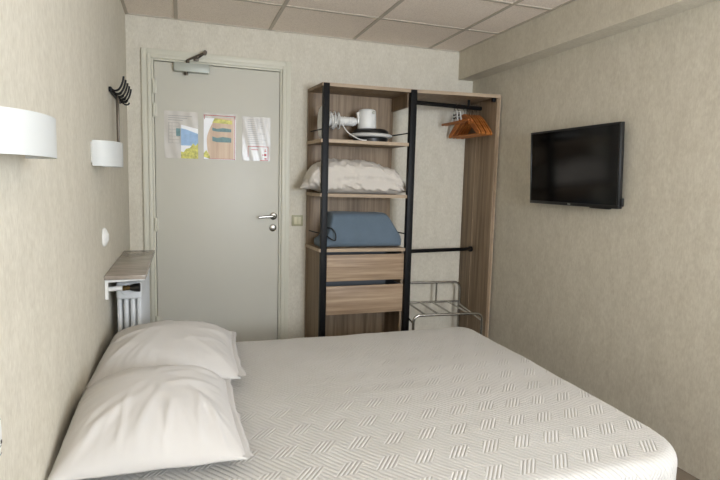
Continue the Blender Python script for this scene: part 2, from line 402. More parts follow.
for a in ((.882, 1.48, .896, 1.486), (.885, 1.486, .890, 1.50), (.868, 1.452, .874, 1.462), (.88, 1.45, .896, 1.466), (.882, 1.427, .898, 1.436), (.79, 1.49, .84, 1.494)): rect(bm, *a)
link('stamp_box', bm, M['red'], s3)

# ------------------------------------------------------------------ radiator and its stone shelf
rad = thing('radiator', (.088, -.78, 0), 'white enamel column radiator under the stone shelf on the left wall', 'radiator')
for k in range(12):
    y = -1.092 + k * .058
    bm = nb()
    for i in range(4):
        x = .044 + i * .029
        tube(bm, [(x, y, .16), (x, y, .72)], .0108, 8)
    box(bm, (.032, y - .027, .705), (.145, y + .027, .79), .014, 3); box(bm, (.032, y - .027, .10), (.145, y + .027, .175), .014, 3)
    link('section', bm, M['rad'], rad)
bm = nb(); lathe(bm, [(0, -1.12), (.030, -1.12), (.030, -1.128), (.024, -1.132), (0, -1.132)], 24, (.080, 0, .758), 'y'); link('end_plug', bm, M['rad'], rad)
for y in (-1.092, -.454):
    for x in (.06, .117): link('foot', B((x - .012, y - .012, 0), (x + .012, y + .012, .102), .003), M['rad'], rad)
bm = nb(); tube(bm, fillet([(.001, -1.165, .768), (.068, -1.165, .77)], .01), .0115, 12); link('supply_pipe', bm, M['white'], rad)
bm = nb(); tube(bm, [(.066, -1.165, .77), (.078, -1.165, .77)], .014, 6); tube(bm, [(.078, -1.165, .77), (.10, -1.165, .771)], .011, 12); tube(bm, [(.085, -1.165, .77), (.085, -1.118, .77)], .009, 10); link('valve', bm, M['brass'], rad)
bm = nb(); lathe(bm, [(0, .098), (.012, .098), (.014, .104), (.019, .118), (.021, .138), (.018, .142), (0, .142)], 16, (0, -1.165, .771), 'x'); link('valve_knob', bm, M['bplast'], rad)
sh = thing('radiator_shelf', (.0, -.8, .80), 'speckled taupe stone shelf above the radiator on the left wall', 'shelf')
link('slab', B((.001, -1.26, .826), (.172, -.39, .846), .003), M['stone'], sh)
for y in (-1.24, -.43):
    bm = nb(); extrude_poly(bm, [(.001, y, .735), (.014, y, .735), (.014, y, .812), (.165, y, .818), (.165, y, .826), (.001, y, .826)], (0, .01, 0)); link('bracket', bm, M['white'], sh)

# ------------------------------------------------------------------ wardrobe (open shelves, two drawers, hanging bay)
H = 1.934
BL, FL, FM, FR, BR = (1.187, -.004), (1.214, -.325), (1.862, -.345), (2.505, -.425), (2.512, -.004)
wd = thing('open_wardrobe', (1.85, -.2, 0), 'open oak laminate wardrobe with black posts beside the white door', 'wardrobe')
bm = nb(); prism(bm, [BL, FL, FM, FR, BR], H - .022, H, .0015); link('top_panel', bm, M['wood'], wd)
bm = nb(); prism(bm, [(FL[0], FL[1]), (FM[0], FM[1]), (FR[0], FR[1]), (FR[0], FR[1] - .003), (FM[0], FM[1] - .003), (FL[0], FL[1] - .003)], H - .022, H + .0005); link('top_edge_strip', bm, M['wooded'], wd)
link('back_panel', B((1.189, -.018, .02), (1.842, -.004, H - .022)), M['wood'], wd)
bm = nb(); prism(bm, [(2.477, -.424), (2.470, -.004), (2.512, -.004), (2.505, -.424)], 0, H - .022, .0015); rp = link('right_panel', bm, M['wood'], wd)
bm = nb(); prism(bm, [(2.496, -.4275), (2.496, -.4245), (2.505, -.4250), (2.505, -.4280)], 0, H - .022); link('edge_strip', bm, M['wooded'], rp)
bm = nb(); prism(bm, [(2.4745, -.172), (2.4715, -.172), (2.4715, -.168), (2.4745, -.168)], .02, H - .03); link('seam_strip', bm, M['wooded'], rp)
def post(x0, x1, y0, y1, nm='post'):
    return link(nm, B((x0, y0, 0), (x1, y1, H - .003), .002), M['black'], wd)
post(1.221, 1.263, -.332, -.292); post(1.838, 1.884, -.354, -.312)
link('corner_bracket', B((2.45, -.41, H - .05), (2.478, -.39, H - .023), .003), M['black'], wd)
def shelf(z):
    bm = nb(); prism(bm, [BL, (1.2125, -.322), (1.838, -.338), (1.842, -.004)], z - .022, z, .001); o = link('shelf', bm, M['wood'], wd)
    bm = nb(); prism(bm, [(1.2125, -.3225), (1.2125, -.3255), (1.838, -.3415), (1.838, -.3385)], z - .022, z + .0004); prism(bm, [(1.1855, -.004), (1.2105, -.322), (1.2130, -.322), (1.1880, -.004)], z - .022, z + .0004); link('edge_strip', bm, M['wooded'], o)
shelf(1.567); shelf(1.204); shelf(.827)
# depth rail that carries the top between the two bays
bm = nb(); prism(bm, [(1.828, -.312), (1.828, -.018), (1.842, -.018), (1.842, -.312)], 1.815, H - .022); link('depth_rail', bm, M['wood'], wd)
# drawer carcass sides
bm = nb(); prism(bm, [(1.199, -.018), (1.222, -.29), (1.238, -.29), (1.215, -.018)], 0, .805); link('side_panel', bm, M['wood'], wd)
link('side_panel', B((1.824, -.31, 0), (1.838, -.018, .805)), M['wood'], wd)
for z0, z1 in ((.600, .785), (.365, .565)):
    d = link('drawer', B((1.265, -.330, z0), (1.836, -.314, z1), .0015), M['woodh'], wd)
    bm = nb(); x0, x1 = 1.262, 1.818
    box(bm, (x0, -.313, z0 + .01), (x0 + .012, -.05, z1 + .001)); box(bm, (x1 - .012, -.313, z0 + .01), (x1, -.05, z1 + .001)); box(bm, (x0 + .012, -.062, z0 + .01), (x1 - .012, -.05, z1 + .001)); box(bm, (x0 + .012, -.313, z0 + .01), (x1 - .012, -.062, z0 + .018))
    link('drawer_box', bm, M['drawer_in'], d)
# black rails
def rail(pts, r): return link('rail', T(pts, r, 10), M['black'], wd)
rail([(1.884, -.333, 1.848), (2.4735, -.215, 1.860)], .0155)
bm = nb(); box(bm, (2.345, -.246, 1.868), (2.360, -.236, H - .022)); link('rail_hanger', bm, M['black'], wd)
rail([(1.884, -.333, .802), (2.4735, -.175, .790)], .0135)
bm = nb(); lathe(bm, [(0, 2.455), (.021, 2.455), (.021, 2.4735), (0, 2.4735)], 16, (0, -.176, .790), 'x'); link('rail_cap', bm, M['black'], wd)
for z in (1.638, .925):
    link('guard_rod', T([(1.212, -.018, z), (1.242, -.293, z)], .0045, 8), M['black'], wd)
    link('guard_rod', T([(1.828, -.018, z), (1.856, -.313, z)], .0045, 8), M['black'], wd)

# ------------------------------------------------------------------ pillows
def sstep(a, b, x):
    t = max(0, min(1, (x - a) / (b - a))); return t * t * (3 - 2 * t)
def pillow_mesh(lx, ly, top, bot, seed, wr=.006, pinch=.07, n=72, flange=.0, power=.42, skew=None, ridges=()):
    bm = nb(); sheets = []
    rnd = Vector((seed * 7.3, seed * 3.1, seed * 1.7))
    for side in (1, -1):
        rows = []
        for j in range(n + 1):
            row = []
            for i in range(n + 1):
                u = -1 + 2 * i / n; v = -1 + 2 * j / n
                u = math.sin(u * PI / 2) * .55 + u * .45; v = math.sin(v * PI / 2) * .55 + v * .45
                x = u * lx / 2 * (1 - pinch * (1 - v * v) * abs(u)); y = v * ly / 2 * (1 - pinch * (1 - u * u) * abs(v))
                e = max(0, (1 - u ** 2) * (1 - v ** 2))
                h = e ** power
                edge = 1 - sstep(.75, 1.0, max(abs(u), abs(v)))
                p = Vector((x * 9, y * 9, side * 2)) + rnd
                # folds run in from the corners and seams
                a = math.atan2(v, u); rad_ = math.hypot(u, v)
                f1 = noise.noise(Vector((a * 2.6, rad_ * 1.1, seed + side)))
                f2 = noise.noise(p * .55); f3 = noise.noise(Vector((a * 7.0, rad_ * 2.0, seed * 2.0 + side)))
                wz = wr * (f1 * 1.6 * rad_ + f2 * 1.3 + (.5 - abs(f3)) * 1.4 * sstep(.35, .95, rad_)) * min(1, h * 2.2)
                for (ra, rb, rh, rw) in ridges:              # long creases between two points in (u, v)
                    ra = Vector(ra); rb = Vector(rb); q = Vector((u, v)); t = max(0, min(1, (q - ra).dot(rb - ra) / (rb - ra).length_squared))
                    dd = (q - (ra + (rb - ra) * t)).length
                    wz += rh * math.exp(-(dd / rw) ** 2) * math.sin(PI * min(1, max(.0, t * .9 + .05)))
                z = side * (h * (top if side > 0 else bot)) + (wz if side > 0 else 0)
                if side > 0: z = max(z, -0.0005)
                z += .004 * noise.noise(Vector((a * 3, seed, 0))) * (1 - edge) 
                q = Vector((x, y, z))
                if skew: q = skew(q, u, v)
                row.append(bm.verts.new(q))
            rows.append(row)
        sheets.append(rows)
    for rows in sheets:
        for j in range(n):
            for i in range(n): bm.faces.new((rows[j][i], rows[j][i + 1], rows[j + 1][i + 1], rows[j + 1][i]))
    bmesh.ops.remove_doubles(bm, verts=bm.verts, dist=.0012)
    return bm
def hem(bm_path, wdt, th):                                 # open end of a pillowcase: a soft double-layer strip
    pass

# ------------------------------------------------------------------ bed, bedspread, bed pillows
BX0, BX1, BY0, BY1, BZ = .03, 1.912, -2.67, -1.125, .474
bed = thing('bed', (.97, -1.9, 0), 'dark low bed base with mattress under the white quilted cover', 'bed')
link('base', B((BX0 + .02, BY0 + .10, .08), (BX1 - .09, BY1 - .05, .30), .01), M['bedbase'], bed)
link('mattress', B((BX0 + .015, BY0 + .085, .301), (BX1 - .075, BY1 - .025, BZ - .014), .03, 3), M['matt'], bed)
for x in (.15, 1.75):
    for y in (BY0 + .15, BY1 - .15):
        bm = nb(); lathe(bm, [(0, 0), (.022, 0), (.028, .08), (0, .08)], 16, (x, y, 0)); link('leg', bm, M['bplast'], bed)
def bedspread():
    bm = nb(); uvl = bm.loops.layers.uv.new('UVMap')
    hx, hy = (BX1 - BX0) / 2, (BY1 - BY0) / 2; cx, cy = (BX0 + BX1) / 2, (BY0 + BY1) / 2
    R, r = .10, .045
    cont = []
    def arc(ax, ay, a0, a1, n=10):
        for k in range(n + 1):
            a = a0 + (a1 - a0) * k / n; cont.append((ax + R * math.cos(a), ay + R * math.sin(a), math.cos(a), math.sin(a)))
    def line(p, q, nx, ny, n):
        for k in range(1, n): cont.append((p[0] + (q[0] - p[0]) * k / n, p[1] + (q[1] - p[1]) * k / n, nx, ny))
    arc(hx - R, hy - R, 0, PI / 2); line((hx - R, hy), (-hx + R, hy), 0, 1, 40)
    arc(-hx + R, hy - R, PI / 2, PI); line((-hx, hy - R), (-hx, -hy + R), -1, 0, 34)
    arc(-hx + R, -hy + R, PI, 1.5 * PI); line((-hx + R, -hy), (hx - .20, -hy), 0, -1, 40)
    R0 = R; R = .20; arc(hx - R, -hy + R, 1.5 * PI, 2 * PI, 16); line((hx, -hy + R), (hx, hy - R0), 1, 0, 34)
    prof = []                                            # (scale or inset, drop, unfolded extra)
    for k in range(1, 31): prof.append(('s', k / 30))
    for k in range(1, 8):
        a = k / 7 * PI / 2; prof.append(('a', r * math.sin(a) - r, r - r * math.cos(a), r * a - r))
    for k in range(1, 6): prof.append(('a', .0, r + (BZ - .315 - r) * k / 5, r * PI / 2 - r + (BZ - .315 - r) * k / 5))
    rings = []; uvs = {}
    for p in prof:
        ring = []
        for (x, y, nx, ny) in cont:
            if p[0] == 's':
                X, Y = (x - nx * r) * p[1], (y - ny * r) * p[1]; Z = BZ; ux, uy = X, Y
            else:
                X, Y = x + nx * p[1], y + ny * p[1]; Z = BZ - p[2]; ux, uy = x + nx * p[3], y + ny * p[3]
            wx, wy = X + cx, Y + cy
            Z += .0045 * noise.noise(Vector((wx * 3.2, wy * 3.2, 1))) + .0025 * noise.noise(Vector((wx * 9, wy * 9, 4))) if p[0] == 's' or p[2] < r * .6 else 0
            k_ = .004 * noise.noise(Vector((wx * 6, wy * 6, Z * 5))) if p[0] == 'a' and p[2] > r * .4 else 0
            v = bm.verts.new((wx + nx * k_, wy + ny * k_, Z)); uvs[v] = (ux + 3, uy + 3); ring.append(v)
        rings.append(ring)
    for v in bm.verts:
        if v.co.x > cx: v.co.x -= .045 * (v.co.x - cx) / hx * max(0, (BY1 - v.co.y) / 1.5) ** 2
    c = bm.verts.new((cx, cy, BZ)); uvs[c] = (3, 3); n = len(cont)
    for k in range(n): bm.faces.new((c, rings[0][k], rings[0][(k + 1) % n]))
    for a, b in zip(rings, rings[1:]):
        for k in range(n): bm.faces.new((a[k], b[k], b[(k + 1) % n], a[(k + 1) % n]))
    bm.normal_update()
    for f in bm.faces:
        for l in f.loops: l[uvl].uv = uvs[l.vert]
    return bm
bs = link('bedspread', bedspread(), M['quilt'], angle=180)
rebase(bs, (.97, -1.9, .32)); tag(bs, 'white quilted bedspread with raised geometric lines covering the bed', 'bedspread')

def bed_pillow(name, loc, rot, lx, ly, top, seed, label, ridges):
    t = thing(name, loc, label, 'pillow', 'white pillows at the head of the bed')
    t.rotation_euler = rot
    def lean(q, u, v):                                     # plump towards the wall, thin at the open end
        q.z += .020 * (1 - u) / 2 * (1 - v * v * .5)
        return q
    link('cushion', pillow_mesh(lx, ly, top, .05, seed, .006, .05, 84, ridges=ridges, power=.55, skew=lean), M['linen'], t, world=False, angle=180)
    # the empty end of the pillowcase, a soft frill beyond the filling
    bm = nb(); n = 40; rows = []
    for side in (1, -1):
        for j in range(4):
            row = []
            for i in range(n + 1):
                v = -1 + 2 * i / n; k = j / 3
                x = lx / 2 * (1 - .05 * (1 - v * v)) - .012 + k * (.030 + .007 * noise.noise(Vector((v * 4, seed, 0))))
                z = side * .0015 + k * .005 * math.sin(v * 5 + seed * 2) * (0.4 + abs(noise.noise(Vector((v * 3, seed, 5))))) - k * .004 + .006
                row.append(bm.verts.new((x, v * ly / 2 * (.985 - .01 * k), z)))
            rows.append(row)
    for a, b in ((0, 1), (1, 2), (2, 3), (4, 5), (5, 6), (6, 7), (3, 7), (0, 4)):
        for i in range(n): bm.faces.new((rows[a][i], rows[a][i + 1], rows[b][i + 1], rows[b][i]))
    link('pillowcase_end', bm, M['linen'], t, world=False, angle=180)
    return t
bed_pillow('pillow', (.280, -1.475, BZ + .055), (0, 0, math.radians(-2)), .54, .64, .125, 3,
           'white pillow farther from view, by the radiator', [((.9, -.9), (.1, -.2), .006, .06), ((.95, .3), (.2, .2), .006, .05), ((-.9, -.8), (-.2, 0), .006, .07), ((.9, -.2), (.1, -.45), .005, .04), ((.95, .6), (.4, .55), .006, .03), ((.95, .1), (.45, .0), .006, .03), ((-.95, -.2), (-.4, -.1), .007, .04)])
bed_pillow('pillow', (.245, -2.115, BZ + .055), (0, 0, math.radians(1)), .485, .60, .142, 8,
           'white pillow nearer to view, in front of the other bed pillow', [((.9, .7), (0, .2), .008, .06), ((.95, .1), (.1, -.2), .008, .06), ((.9, -.8), (.3, -.1), .008, .06), ((-.9, -.9), (-.1, -.3), .009, .07), ((-.2, -.95), (.1, -.2), .006, .05), ((.5, -.95), (.55, -.2), .008, .05), ((-.35, -.97), (-.28, -.3), .007, .03), ((.12, -.97), (.2, -.45), .008, .03), ((.78, -.96), (.62, -.3), .009, .04), ((.95, .5), (.4, .35), .007, .03), ((.95, .75), (.3, .62), .007, .03)])

# ------------------------------------------------------------------ things on the wardrobe shelves
def crumpled_pillow():
    bm = nb(); nu, nv = 130, 72; rows = []
    X0, X1 = 1.150, 1.872; Y0, Y1 = -.288, -.024
    for i in range(nu + 1):
        s = -1 + 2 * i / nu; e = 1 - abs(s) ** 5
        e = max(0, e) ** .6; ring = []
        x = (X0 + X1) / 2 + s * (X1 - X0) / 2
        top = .046 + .142 * e + .022 * math.cos(s * 1.5) - .02 * s; hw = (Y1 - Y0) / 2 * (.62 + .38 * e)
        base = .002 + .034 * sstep(.62, 1.0, -s) + .012 * sstep(.8, 1, s)
        for k in range(nv):
            a = 2 * PI * k / nv; c, q = math.cos(a), math.sin(a)
            yy = math.copysign(abs(c) ** .75, c) * hw; zz = (math.copysign(abs(q) ** .8, q) + 1) / 2
            # the pillow is folded over: a deep crease runs along its front
            cr_h = .44 + .07 * math.sin(s * 2.6 + .4)
            crease = math.exp(-((zz - cr_h) / .05) ** 2) * (1 if c < 0 else 0) * sstep(-.7, -.2, s)
            p = Vector((x * 11, yy * 11, zz * 2.2))
            r1 = 1 - 2 * abs(noise.noise(Vector((x * 13 + zz * 4, yy * 9, zz * 2.5 - x * 5)))); r2 = 1 - 2 * abs(noise.noise(Vector((x * 19 - zz * 5, yy * 14 + 7, zz * 4 + x * 8))))
            w_ = .020 * r1 + .010 * r2 + .008 * noise.noise(p * .5)
            d = Vector((0, c, q)); 
            P = Vector((x, (Y0 + Y1) / 2 + yy, 1.205 + base + zz * (top - base) ))
            P += d * (w_ * min(1, e * 1.6 + .25) - .042 * crease) * (1 if q > -.6 else .2)
            P.z = max(P.z, 1.2045 + .0005); P.y = min(P.y, -.020); P.y = max(P.y, -.2905)
            P.x += .010 * noise.noise(Vector((zz * 4, yy * 8, s)))
            ring.append(bm.verts.new(P))
        rows.append(ring)
    for a, b in zip(rows, rows[1:]):
        for k in range(nv): bm.faces.new((a[k], a[(k + 1) % nv], b[(k + 1) % nv], b[k]))
    bm.faces.new(rows[0][::-1]); bm.faces.new(rows[-1])
    return bm
sp = thing('pillow', (1.512, -.16, 1.2045), 'crumpled ivory pillow folded on the middle wardrobe shelf', 'pillow')
link('folded_pillow', crumpled_pillow(), M['linen2'], sp, angle=180)
bm = nb(); n = 16; rr = []
for i in range(n + 1):                                    # corner of the pillowcase hanging out past the shelf
    t = i / n; hw = .11 * (1 - t) ** .8 + .006
    rr.append([bm.verts.new((1.195 - .088 * t, -.16 + hw * math.cos(2 * PI * k / 20) - .02 * t, 1.287 - .045 * t + (.052 * (1 - t) ** .7 + .004) * math.sin(2 * PI * k / 20) + .003 * noise.noise(Vector((t * 5, k * .6, 2))))) for k in range(20)])
for a, b in zip(rr, rr[1:]):
    for k in range(20): bm.faces.new((a[k], a[(k + 1) % 20], b[(k + 1) % 20], b[k]))
bm.faces.new(rr[0][::-1]); bm.faces.new(rr[-1])
link('pillowcase_corner', bm, M['linen2'], sp, angle=180)

def blanket():
    bm = nb(); n, m_ = 72, 56
    X0, X1 = 1.236, 1.835; rows = []
    for i in range(n + 1):
        s = -1 + 2 * i / n; s = math.sin(s * PI / 2)
        x = (X0 + X1) / 2 + s * (X1 - X0) / 2
        ring = []
        end = max(0, 1 - abs(s) ** 9) ** .5
        ht = .242 * (1 - .50 * sstep(.56, 1.0, s) - .72 * sstep(.70, .9, -s)); dp = .125
        for k in range(m_):
            a = 2 * PI * k / m_; c, sn = math.cos(a), math.sin(a)
            ex = .36
            yy = dp * math.copysign(abs(c) ** ex, c) * (.80 + .20 * end)
            zz = math.copysign(abs(sn) ** ex, sn)
            zz = (zz + 1) / 2 * ht * (.55 + .45 * end)
            if zz > ht * .5: yy += .012 * (zz / ht - .5) * 2
            w_ = .005 * noise.noise(Vector((x * 6, yy * 6, zz * 9))) + .004 * math.exp(-((zz - ht * .52 - .012 * math.sin(x * 7)) / .007) ** 2) * (-1.4 if yy < 0 else 0)
            ring.append(bm.verts.new((x, -.165 + yy * (1 + w_ * 6), .829 + max(0, zz + w_ * sstep(.02, .08, zz)))))
        rows.append(ring)
    for a, b in zip(rows, rows[1:]):
        for k in range(m_): bm.faces.new((a[k], a[(k + 1) % m_], b[(k + 1) % m_], b[k]))
    bm.faces.new(rows[0][::-1]); bm.faces.new(rows[-1]); return bm
bl = thing('blanket', (1.53, -.165, .828), 'folded blue grey blanket on the lowest wardrobe shelf above the drawers', 'blanket')
link('folded_cloth', blanket(), M['blue'], bl, angle=180)
link('carry_strap', T(smooth_path([(1.262, -.285, .97), (1.300, -.306, .965), (1.325, -.315, .935), (1.326, -.318, .885), (1.295, -.308, .895), (1.262, -.288, .92)], 5), .0045, 8), M['bplast'], bl)

hd = thing('hair_dryer', (1.34, -.17, 1.567), 'white hair dryer with wound cord, left on the top shelf', 'hair dryer')
bm = nb()                                               # upright oval dish at the left end
prof = [(0, 0), (.06, .002), (.095, .010), (.115, .022), (.118, .030), (.09, .034), (0, .036)]
lathe(bm, [(r, h) for r, h in prof], 32, (1.226, 0, 1.686), 'x')
for v in bm.verts: v.co.y = -.17 + v.co.y * .42
link('dish', bm, M['white'], hd)
bm = nb(); pr = [(0, 1.245), (.045, 1.247), (.045, 1.27)]
for k in range(14): x = 1.275 + k * .0155; pr += [(.033 if k > 4 else .040, x), (.030 if k > 4 else .037, x + .008)]
pr += [(.026, 1.491), (.026, 1.4995), (0, 1.500)]
lathe(bm, pr, 24, (0, -.17, 1.708), 'x'); link('barrel', bm, M['white'], hd)
for k, (x, tilt) in enumerate(((1.300, .25), (1.318, -.2), (1.336, .15), (1.354, .35), (1.37, -.1))):
    pts = [(x + tilt * .03 * math.sin(a), -.17 + .050 * math.cos(a), 1.708 + (.05 + .006 * (k % 3)) * math.sin(a)) for a in [2 * PI * q / 28 for q in range(29)]]
    link('cord_loop', T(pts, .0042, 6), M['white'], hd)
link('cord', T(smooth_path([(1.375, -.222, 1.70), (1.392, -.232, 1.665), (1.42, -.262, 1.62), (1.47, -.295, 1.585), (1.51, -.308, 1.5725), (1.535, -.312, 1.5720)], 6), .0042, 6), M['white'], hd)
tr = thing('round_tray', (1.612, -.17, 1.567), 'round black tray with a wide pale rim on the top shelf', 'tray')
bm = nb(); lathe(bm, [(0, 0), (.122, 0), (.125, .026), (.118, .036), (0, .036)], 40, (1.612, -.172, 1.567)); link('tray_base', bm, M['bplast'], tr)
bm = nb(); lathe(bm, [(0, .036), (.140, .036), (.153, .044), (.156, .050), (.150, .057), (.130, .061), (0, .061)], 44, (1.612, -.172, 1.567)); link('rim', bm, M['white'], tr)
bm = nb(); lathe(bm, [(0, .061), (.132, .061), (.128, .078), (.108, .092), (0, .094)], 40, (1.612, -.172, 1.567)); link('tray_top', bm, M['bplast'], tr)
jg = thing('white_jug', (1.58, -.17, 1.661), 'small white lidded jug standing on the round black tray', 'jug')
bm = nb(); lathe(bm, [(0, 0), (.064, 0), (.067, .006), (.0655, .06), (.062, .124), (.056, .133), (.04, .137), (0, .138)], 32, (1.582, -.172, 1.6615)); link('jug_body', bm, M['white'], jg)
bm = nb(); extrude_poly(bm, [(1.526, -.185, 1.725), (1.506, -.178, 1.757), (1.505, -.178, 1.774), (1.528, -.19, 1.780)], (0, .03, 0)); box(bm, (1.507, -.187, 1.695), (1.524, -.157, 1.747), .006); link('spout', bm, M['white'], jg)
link('lid_button', B((1.598, -.243, 1.765), (1.616, -.226, 1.782), .003), M['steel'], jg)

# ------------------------------------------------------------------ clothes hangers on the rail
def rail_point(x):
    t = (x - 1.884) / (2.4735 - 1.884); return Vector((x, -.333 + .118 * t, 1.848 + .012 * t + .0155))
def hook_pts(r=.0185):
    # bottom of the stem up and over the rail, origin = crest of the rail
    return [(0, 0, -.062), (0, 0, -.045)] + [(0, r * math.sin(a), -.016 + .0185 * math.cos(a)) for a in [PI * 1.0, PI * .8, PI * .55, PI * .3, 0.05, -PI * .3, -PI * .55]]
def make_hanger(label):
    t = thing('clothes_hanger', (0, 0, 0), label, 'hanger', 'wooden hangers at the right end of the rail')
    link('hook', T(smooth_path([(0, 0, -.068), (0, .004, -.048), (0, .017, -.034), (0, .0205, -.014), (0, .012, .0015), (0, 0, .0045), (0, -.012, .0015), (0, -.0205, -.012)], 4), .0022, 6), M['chrome'], t, world=False)
    bm = nb(); top = [(0, -.066), (.03, -.070), (.09, -.106), (.15, -.158), (.20, -.202), (.210, -.220), (.20, -.230)]; low = [(.185, -.224), (.14, -.194), (.08, -.146), (.03, -.104), (0, -.096)]
    half = top + low; pts = half + [(-a, b) for a, b in half[::-1][1:-1]]
    extrude_poly(bm, [(-.006, a, b) for a, b in pts], (.012, 0, 0)); link('shoulder_bar', bm, M['hanger'], t, world=False)
    link('trouser_bar', T([(0, -.19, -.222), (0, .19, -.222)], .0055, 8), M['hanger'], t, world=False)
    return t
places = ((2.320, .14, 'wooden hanger nearest the clip hangers, first of the plain ones'), (2.352, .05, 'orange wooden hanger on the rail, second of the plain ones'),
          (2.376, -.05, 'orange wooden hanger on the rail, third of the plain ones'), (2.400, .02, 'orange wooden hanger on the rail, fourth of the plain ones'),
          (2.422, -.04, 'orange wooden hanger on the rail, second from the right panel'), (2.442, .0, 'rightmost orange wooden hanger, next to the oak panel'))
h0 = make_hanger(places[0][2])
for i, (x, a, lab) in enumerate(places):
    o = h0 if i == 0 else copy_tree(h0)
    o.location = rail_point(x); o.rotation_euler = (0, 0, a * .35); o['label'] = lab
def make_clip(label):
    t = thing('clip_hanger', (0, 0, 0), label, 'hanger', 'clip hangers on the wardrobe rail')
    link('hook', T(smooth_path([(0, 0, -.060), (0, .004, -.046), (0, .017, -.034), (0, .0205, -.014), (0, .012, .0015), (0, 0, .0045), (0, -.012, .0015), (0, -.0205, -.012)], 4), .0022, 6), M['chrome'], t, world=False)
    bm = nb()
    for s in (-1, 1): extrude_poly(bm, [(-.003, s * .012, -.058), (-.003, s * .026, -.058), (-.003, s * .052, -.128), (-.003, s * .038, -.128)], (.006, 0, 0))
    box(bm, (-.003, -.026, -.064), (.003, .026, -.050)); box(bm, (-.003, -.032, -.094), (.003, .032, -.084)); link('clip_plate', bm, M['white'], t, world=False)
    bm = nb(); box(bm, (-.007, -.20, -.140), (.007, .20, -.124), .004); link('wooden_bar', bm, M['hanger'], t, world=False)
    bm = nb()
    for s in (-1, 1):
        for z in (-.078, -.100): box(bm, (-.006, s * .016 - .006, z - .005), (.006, s * .016 + .006, z + .005), .001)
    link('clip_pad', bm, M['bplast'], t, world=False); return t
c0 = make_clip('white clip hanger with wooden bar, leftmost on the wardrobe rail')
c0.location = rail_point(2.232); c1 = copy_tree(c0); c1.location = rail_point(2.262); c1['label'] = 'white clip hanger second from left on the wardrobe rail'

# ------------------------------------------------------------------ chrome luggage rack
lr = thing('luggage_rack', (2.14, -.27, 0), 'chrome tube luggage rack under the hanging rail of the wardrobe', 'luggage rack')
ang = math.radians(-4.5); O = Vector((1.868, -.462, 0)); ux = Vector((math.cos(ang), math.sin(ang), 0)); uy = Vector((-math.sin(ang), math.cos(ang), 0))
LW, LD, LZ, LB = .528, .395, .362, .518
def lp(a, b, z): return O + ux * a + uy * b + Vector((0, 0, z))
def lt(nm, pts, r, mat='chrome'): return link(nm, T(pts, r, 10), M[mat], lr)
lt('front_frame', fillet([lp(0, 0, .0), lp(0, 0, LZ), lp(LW, 0, LZ), lp(LW, 0, .0)], .055, 8), .0095)
lt('back_frame', fillet([lp(0, LD, .0), lp(0, LD, LB), lp(LW, LD, LB), lp(LW, LD, .0)], .055, 8), .0095)
lt('back_post', [lp(LW * .62, LD, LZ), lp(LW * .62, LD, LB)], .007)
lt('back_rail', [lp(0, LD, LZ), lp(LW, LD, LZ)], .008)
for k in (.17, .36, .55, .80): lt('slat', [lp(LW * k, .0, LZ + .002), lp(LW * k, LD, LZ + .002)], .0075)
for a in (0, LW):
    lt('side_rail', [lp(a, 0, LZ - .055), lp(a, LD, LZ - .02)], .007)
    lt('low_rail', [lp(a, 0, .12), lp(a, LD, .12)], .007)

# ------------------------------------------------------------------ television on the right wall
tv = thing('television', (2.49, -1.25, 1.18), 'black flat television tilted on the right wall', 'television')
TW, TH = .735, .444; tvc = Vector((2.460, -1.258, 1.404)); til = math.radians(3.0)
Rt = Matrix.Translation(tvc) @ Matrix.Rotation(til, 4, 'Y')      # local: -x faces the room, y along the wall, z up
def tvl(nm, bm, mat, parent=tv):
    bmesh.ops.transform(bm, matrix=Rt, verts=bm.verts); return link(nm, bm, M[mat], parent)
Rt = Matrix.Translation(tvc) @ Matrix.Rotation(-til, 4, 'Y')
body = tvl('body', B((-.004, -TW / 2, -TH / 2), (.018, TW / 2, TH / 2), .004), 'bplast')
bm = nb(); bw = .011
box(bm, (-.010, -TW / 2, TH / 2 - bw), (-.003, TW / 2, TH / 2), .002); box(bm, (-.010, -TW / 2, -TH / 2), (-.003, TW / 2, -TH / 2 + .018), .002)
box(bm, (-.010, -TW / 2, -TH / 2 + .018), (-.003, -TW / 2 + bw, TH / 2 - bw), .002); box(bm, (-.010, TW / 2 - bw, -TH / 2 + .018), (-.003, TW / 2, TH / 2 - bw), .002)
tvl('bezel', bm, 'bplast')
tvl('screen', B((-.0075, -TW / 2 + bw, -TH / 2 + .018), (-.0035, TW / 2 - bw, TH / 2 - bw)), 'screen')
tvl('maker_mark', B((-.0108, -.012, -TH / 2 + .006), (-.0098, .012, -TH / 2 + .012)), 'steel')
tvl('stand_lug', B((-.006, -.30, -TH / 2 - .006), (.014, -.16, -TH / 2 + .001), .002), 'bplast')
tvl('cable_plug', B((.004, -TW / 2 - .012, -TH / 2 + .012), (.018, -TW / 2 + .004, -TH / 2 + .055), .003), 'bplast')
link('wall_bracket', B((2.468, -1.36, 1.33), (2.517, -1.16, 1.48), .004), M['bplast'], tv)

